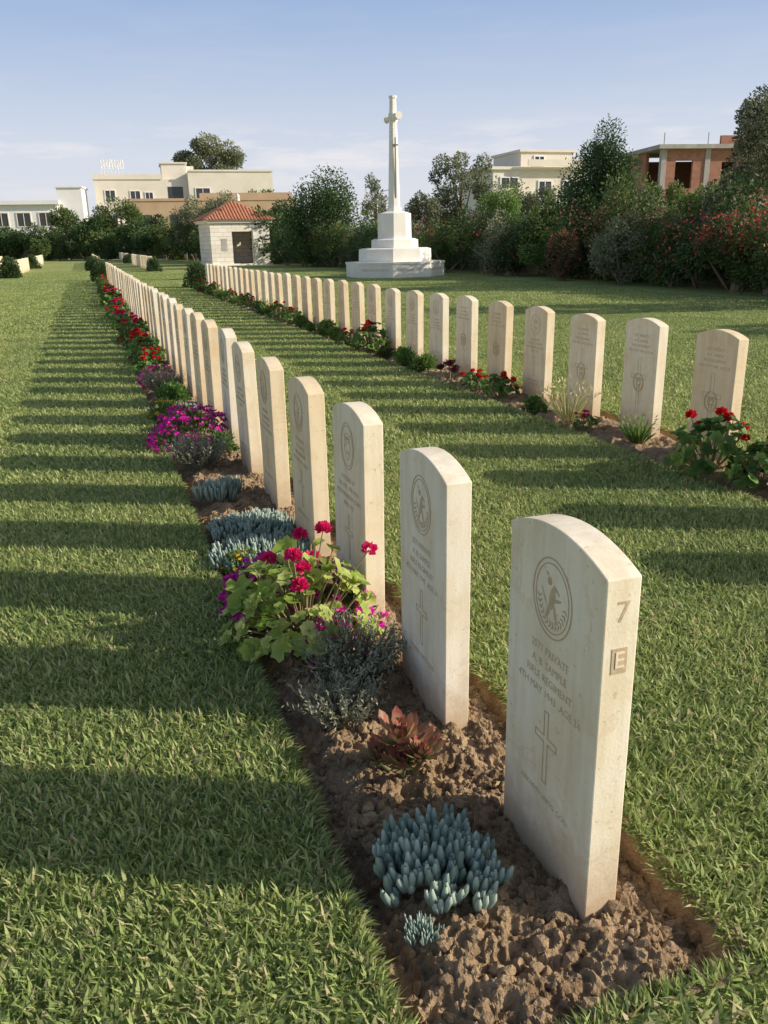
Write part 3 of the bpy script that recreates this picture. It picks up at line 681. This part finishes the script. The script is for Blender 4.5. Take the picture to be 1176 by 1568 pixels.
gl.append(box((10.2,-.02,7.2),(12.4,-.004,9.6))); a,b=win(14.2,7.3,2.0,2.0,-1.0); fr+=a; gl+=b
sg=[]
for k in range(7): sg.append(box((1.0+k*.5,3,11.3),(1.06+k*.5,3.06,12.3+.25*(k%2))))
for k in range(9): sg+=[tube([(1+k*.38,3,12.3+.5*((k*7)%3)/2),(1.35+k*.38,3,13.0+.6*((k*5)%4)/3)],[.09,.09],5,0),tube([(1.2+k*.38,3,12.2),(1.1+k*.38,3,13.5)],[.07,.07],5,0)]
assemble('cream_apartment_building',(bx,by,0),-YAW+.26,[('walls',wl,[M_cream]),('window_frames',fr,[M_white]),('window_glass',gl,[M_glass]),('rooftop_sign',sg,[M_white])])
bx,by=S(-.298,108)
assemble('tan_building',(bx,by,0),-YAW+.2,[('walls',[box((0,0,0),(21,6,6.6)),box((0,-.1,6.6),(21,.2,6.9)),box((9,.3,6.6),(20.5,5,7.5))],[M_tan]),('window_glass',[box((2+k*3.2,-.03,3.6),(3.1+k*3.2,-.004,5)) for k in range(6)],[M_glass])])
bx,by=S(-.48,120)
wl=[box((0,0,0),(12,8,7.1)),box((-.4,-.6,7.1),(12.3,8.2,7.6)),box((12,1,0),(15.3,7,9.3)),box((11.8,.8,9.3),(15.5,7.2,9.5))]
fr=[];gl=[]
for k in range(4):
    a,b=win(.8+k*2.9,4.3,1.7,1.7); fr+=a;gl+=b
assemble('low_white_building',(bx,by,0),-YAW+.2,[('walls',wl,[M_white]),('window_frames',fr,[M_cream]),('window_glass',gl,[M_glass])])
bx,by=S(.118,80)
wl=[box((0,0,0),(9.5,8,7.3)),box((.0,-.8,4.6),(3.4,-.003,4.8)),box((0,-.8,4.8),(3.4,-.7,5.7)),box((-.25,-.25,7.3),(9.7,8.2,7.55)),box((3.2,1,7.55),(8.6,7,8.9)),box((3.0,.8,8.9),(8.8,7.2,9.1)),box((3.0,-.9,7.55),(9.6,-.8,8.1))]
fr=[];gl=[]
for (x,z,w,h) in((.8,5.0,1.6,1.6),(4.6,4.9,1.2,1.4),(7.1,4.9,1.2,1.4),(4.6,7.8,.9,.7)):
    a,b=win(x,z,w,h,0 if z<7 else 1); fr+=a;gl+=b
assemble('white_villa',(bx,by,0),-YAW+.3,[('walls',wl,[M_cream]),('window_frames',fr,[M_white]),('window_glass',gl,[M_glass])])
bx,by=S(.25,85)
assemble('pink_building',(bx,by,0),-YAW+.1,[('walls',[box((0,0,0),(6,6,7.1)),box((-.15,-.15,7.1),(6.15,6.15,7.35)),box((2.6,-1,0),(6,-.003,5.6))],[M_pinkw]),('window_glass',[box((1,-.03,5),(2,-.004,6.2)),box((3.4,-1.03,4),(4.4,-1.004,5))],[M_glass])])
bx,by=S(.306,58)
fr=[];br=[]
for k in range(4):
    for yy in (0,5.6): fr.append(box((k*3,yy,0),(k*3+.35,yy+.35,6.7)))
for zz in (3.1,6.4): fr.append(box((-.25,-.25,zz),(9.9,6.2,zz+.28)) if zz<4 else box((-.35,-.35,6.7),(9.9,6.2,6.95)))
br+=[box((.35,.06,3.38),(1.0,.26,6.7)),box((2.2,.06,3.38),(3.0,.26,6.7)),box((1.0,.06,3.38),(2.2,.26,4.3)),box((1.0,.06,6.0),(2.2,.26,6.7)),
     box((3.35,.06,3.38),(4.2,.26,6.7)),box((5.2,.06,3.38),(6.0,.26,6.7)),box((4.2,.06,5.9),(5.2,.26,6.7)),box((6.35,.06,3.38),(9.0,.26,6.7)),
     box((.35,.06,0),(9.0,.26,3.1)),box((9.0,.35,3.38),(9.2,5.6,6.7)),box((.06,2.5,3.38),(.26,5.6,6.7)),box((.35,5.7,0),(9.0,5.9,6.4)),box((4.0,.06,6.95),(9.2,.26,7.5))]
for k in range(4): fr.append(tube([(k*3+.17,.17,6.95),(k*3+.17,.17,7.7)],[.03,.03],5,0))
assemble('unfinished_brick_building',(bx,by,0),-YAW+.12,[('concrete_frame',fr,[M_conc]),('brick_infill',br,[M_hbrick])])
wallp=[]
P=[(17.2,-30),(17.5,20),(17.8,40),(15.8,57),(14.5,76),(11,97),(3,110),(-12,125),(-60,147),(-110,165)]
for (ax,ay),(bx2,by2) in zip(P[:-1],P[1:]):
    d=Vector((bx2-ax,by2-ay,0)); n=Vector((-d.y,d.x,0)).normalized()*.12
    V=[(ax-n.x,ay-n.y,0),(bx2-n.x,by2-n.y,0),(bx2+n.x,by2+n.y,0),(ax+n.x,ay+n.y,0)]; V=V+[(a,b,1.9) for a,b,_ in V]
    wallp.append((V,[(0,1,5,4),(1,2,6,5),(2,3,7,6),(3,0,4,7),(4,5,6,7)],0))
build('boundary_wall',wallp,[surf('weathered_wall',(.16,.13,.10),(.26,.22,.17),1,.2,8)],smooth=False)

# ------------------------------------------------------------ trees
def crown(rs,cx,cy,cz,rx,ry,rz,ncl,n,ls,fill=.42,flat=0,mat=0):
    cc=sph(ncl,rs)*rs.uniform(.45,1,(ncl,1))**.6
    cc=cc*np.array([rx,ry,rz])*.78
    cr=rs.uniform(.55,1.25,ncl)*fill
    ci=rs.randint(0,ncl,n); D=sph(n,rs); rad=(rs.uniform(.35,1.05,(n,1)))**.7
    C=cc[ci]+D*rad*cr[ci][:,None]*np.array([rx,ry,rz])*.9
    C+=np.array([cx,cy,cz])
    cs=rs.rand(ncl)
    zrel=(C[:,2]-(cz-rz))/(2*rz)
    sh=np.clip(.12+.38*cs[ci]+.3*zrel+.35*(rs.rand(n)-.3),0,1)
    L_=ls*rs.uniform(.6,1.35,n)
    return leaves(C,D+rs.normal(0,.8,(n,3)),L_,L_*.5,mat,sh,rs=rs),cc+np.array([cx,cy,cz])
def tree(name,x,y,h,wd,mat,n,ls,seed,base=.25,ncl=26,fill=.36,trunk=.12,cyp=False,flower=None):
    rs=np.random.RandomState(seed); zb=h*base; rz=(h-zb)/2; r=wd/2
    parts=[]
    if cyp:
        lv,cc=crown(rs,0,0,zb+rz*.8,r*1.05,r*1.05,rz*.85,ncl,int(n*.6),ls,fill); parts.append(lv)
        lv,c2=crown(rs,.05*r,0,zb+rz*1.30,r*.85,r*.85,rz*.68,ncl//2,int(n*.4),ls,fill); parts.append(lv)
    else:
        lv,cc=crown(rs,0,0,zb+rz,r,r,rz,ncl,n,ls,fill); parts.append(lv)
    tp=[(0,0,-.1),(rs.normal(0,.05)*h*.3,rs.normal(0,.05)*h*.3,h*.25),(rs.normal(0,.06)*h*.4,rs.normal(0,.06)*h*.4,h*.55),(0,0,h*.8)]
    parts.append(tube(tp,[trunk*1.4,trunk,trunk*.65,trunk*.2],8,1))
    for k in range(min(12,len(cc))):
        c=cc[k]; s=Vector(tp[1]).lerp(Vector(tp[2]),rs.rand()); m=s.lerp(Vector(c),.5)+Vector((0,0,-.05*h))
        parts.append(tube([s,m,c],[trunk*.5,trunk*.3,trunk*.08],5,1))
    mats=[mat,M_bark]
    if flower:
        mats.append(flower[0]); nf=flower[1]; ci=rs.randint(0,len(cc)//2,nf); C=cc[ci]*[1.15,1.15,1.05]+rs.normal(0,.16,(nf,3))
        parts.append(leaves(C,rs.normal(size=(nf,3)),ls*.9,ls*.8,2,rs=rs))
    return build(name,parts,mats,smooth=False,loc=(x,y,0))
def T(name,b,d,h,wd,mat,n,ls,seed,**k): x,y=S(b,d); return tree(name,x,y,h,wd,mat,n,ls,seed,**k)
T('cypress_tree',.240,31,5.15,2.8,M_cyp,38000,.085,1,base=.05,ncl=50,fill=.5,cyp=True,trunk=.08)
T('olive_tree',.083,44,5.9,4.4,M_oli,10000,.13,2,base=.2,ncl=26,fill=.28)
T('olive_tree',.043,43,4.2,3,M_oli,7000,.12,3,base=.15,fill=.32)
T('broadleaf_tree',-.077,52,5.3,4.2,M_dark,20000,.15,4,base=.02,ncl=34,fill=.5)
T('poplar_tree',-.015,56,5.6,2.0,M_oli,2600,.14,5,base=.3,fill=.25)
T('olive_tree',.16,42,4.3,3.4,M_oli,10000,.12,6,base=.15)
T('broadleaf_tree',.13,37,3.4,2.6,M_brt,8000,.11,7,base=.1)
T('broadleaf_tree',.185,35,3.0,2.4,M_mid,8000,.11,8,base=.1)
T('olive_tree',.31,40,4.0,2.8,M_mid,8000,.12,28,base=.15)
T('olive_tree',.30,29,2.9,2.4,M_oli,8000,.10,9,base=.1)
T('broadleaf_tree',.355,27,3.0,2.6,M_brt,8000,.09,10,base=.1)
T('olive_tree',.395,26,3.4,2.2,M_oli,7000,.09,29,base=.1)
T('eucalyptus_tree',.445,24,5.5,3.3,M_oli,20000,.09,11,base=.33,fill=.3,trunk=.1)
T('bougainvillea_bush',.405,21.5,2.3,2.0,M_mid,6500,.08,61,base=.05,flower=(M_redfl,900))
T('bougainvillea_bush',.31,25.5,2.2,1.8,M_mid,6000,.08,62,base=.05,flower=(M_redfl,160))
T('bougainvillea_bush',.14,33.5,1.9,1.7,M_dark,5000,.09,63,base=.05,flower=(M_redfl,200))
T('bougainvillea_bush',.20,29,1.7,1.5,M_russet,5000,.09,64,base=.05,flower=(M_redfl,90))
for k,(x,y,h,wd) in enumerate(((14.8,12.0,4.6,3.0),(15.0,7.0,3.6,2.6),(15,1,4.4,3.2),(15,-8,4.4,3.4))):
    tree('olive_tree' if k%2 else 'broadleaf_tree',x,y,h,wd,M_oli if k%2 else M_mid,7000,.12,40+k,base=.2)
T('broadleaf_tree',-.305,100,7.1,6.5,M_mid,9000,.24,12,base=.12)
T('broadleaf_tree',-.37,104,6.0,5.5,M_mid,8000,.24,13,base=.2)
T('broadleaf_tree',-.335,98,4.6,5,M_dark,8000,.24,14,base=.1)
T('broadleaf_tree',-.27,92,4.6,5,M_dark,8000,.22,15,base=.1)
T('broadleaf_tree',-.222,80,5.6,4.2,M_oli,8000,.2,16,base=.1)
T('broadleaf_tree',-.192,70,5.5,4.0,M_oli,8000,.17,17,base=.15)
T('broadleaf_tree',-.126,66,4.4,4.0,M_dark,8000,.17,18,base=.1)
T('broadleaf_tree',-.40,92,2.6,2.4,M_mid,4000,.2,19,base=.1)
T('broadleaf_tree',-.445,105,4.2,7,M_dark,9000,.24,20,base=.05)
T('eucalyptus_tree',-.198,148,18.3,13.5,M_oli,14000,.42,21,base=.45,fill=.3,trunk=.4)
T('broadleaf_tree',-.145,120,9.3,5,M_mid,6000,.3,22,base=.3)
def hedge(name,pts,step,h0,h1,r,n,ls,mats,seed,flower=None,fy=99):
    rs=np.random.RandomState(seed); parts=[]; i=0
    for (ax,ay),(bx_,by_) in zip(pts[:-1],pts[1:]):
        d=math.hypot(bx_-ax,by_-ay); m=max(1,int(d/step))
        for k in range(m):
            f=(k+rs.rand()*.6)/m; x=ax+(bx_-ax)*f+rs.normal(0,.35); y=ay+(by_-ay)*f; h=rs.uniform(h0,h1)
            if y<14: h=min(h,h0*.95)
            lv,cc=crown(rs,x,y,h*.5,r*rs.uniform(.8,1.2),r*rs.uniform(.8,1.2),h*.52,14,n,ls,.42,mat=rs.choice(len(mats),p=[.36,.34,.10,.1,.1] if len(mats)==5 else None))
            lv[0][:,2]=np.maximum(lv[0][:,2],.02); parts.append(lv)
            for c in cc[:3]: parts.append(tube([(x,y,0),tuple(c)],[.05,.02],4,len(mats)))
            if flower and rs.rand()<(.75 if y<fy else .22):
                nf=rs.randint(70,260) if y<fy else rs.randint(25,90); c0=sph(3,rs); c0[:,2]=abs(c0[:,2]); cc2=np.array([x,y,h*.5])+c0*[r,r,h*.5]
                ci=rs.randint(0,3,nf); C=cc2[ci]+rs.normal(0,.28,(nf,3)); parts.append(leaves(C,rs.normal(size=(nf,3)),ls*.8,ls*.7,len(mats)+1,rs=rs))
    build(name,parts,mats+[M_bark]+([flower] if flower else []),smooth=False)
hm=[M_dark,M_mid,M_brt,M_russet,M_oli]
hedge('bougainvillea_hedge',[(15.3,-12),(15.2,16),(16.4,24),(15.6,36),(13.6,50),(12,57)],1.25,1.7,2.8,1.15,3600,.095,hm,5,M_redfl,24)
hedge('background_hedge',[(16.8,14),(17,30),(16.6,40),(14.5,56)],1.9,2.4,3.7,1.2,2600,.12,[M_dark,M_mid],6)
hedge('far_hedge',[(13,60),(12,70),S(-.25,88),S(-.46,108),S(-.62,112)],2.2,2.8,4.2,1.9,2600,.24,[M_dark,M_mid],7)
x,y=S(-.008,70)
pole=[tube([(0,0,0),(0,0,5.2)],[.06,.05],6,0),tube([(0,0,5.1),(.9,0,5.3)],[.03,.03],5,0),box((.7,-.1,5.25),(1.15,.1,5.33))]
build('street_lamp',pole,[M_conc],smooth=False,loc=(x,y,0),rotz=-YAW)
x,y=S(.063,70)
build('street_lamp',pole,[M_conc],smooth=False,loc=(x,y,0),rotz=-YAW)
print('done')
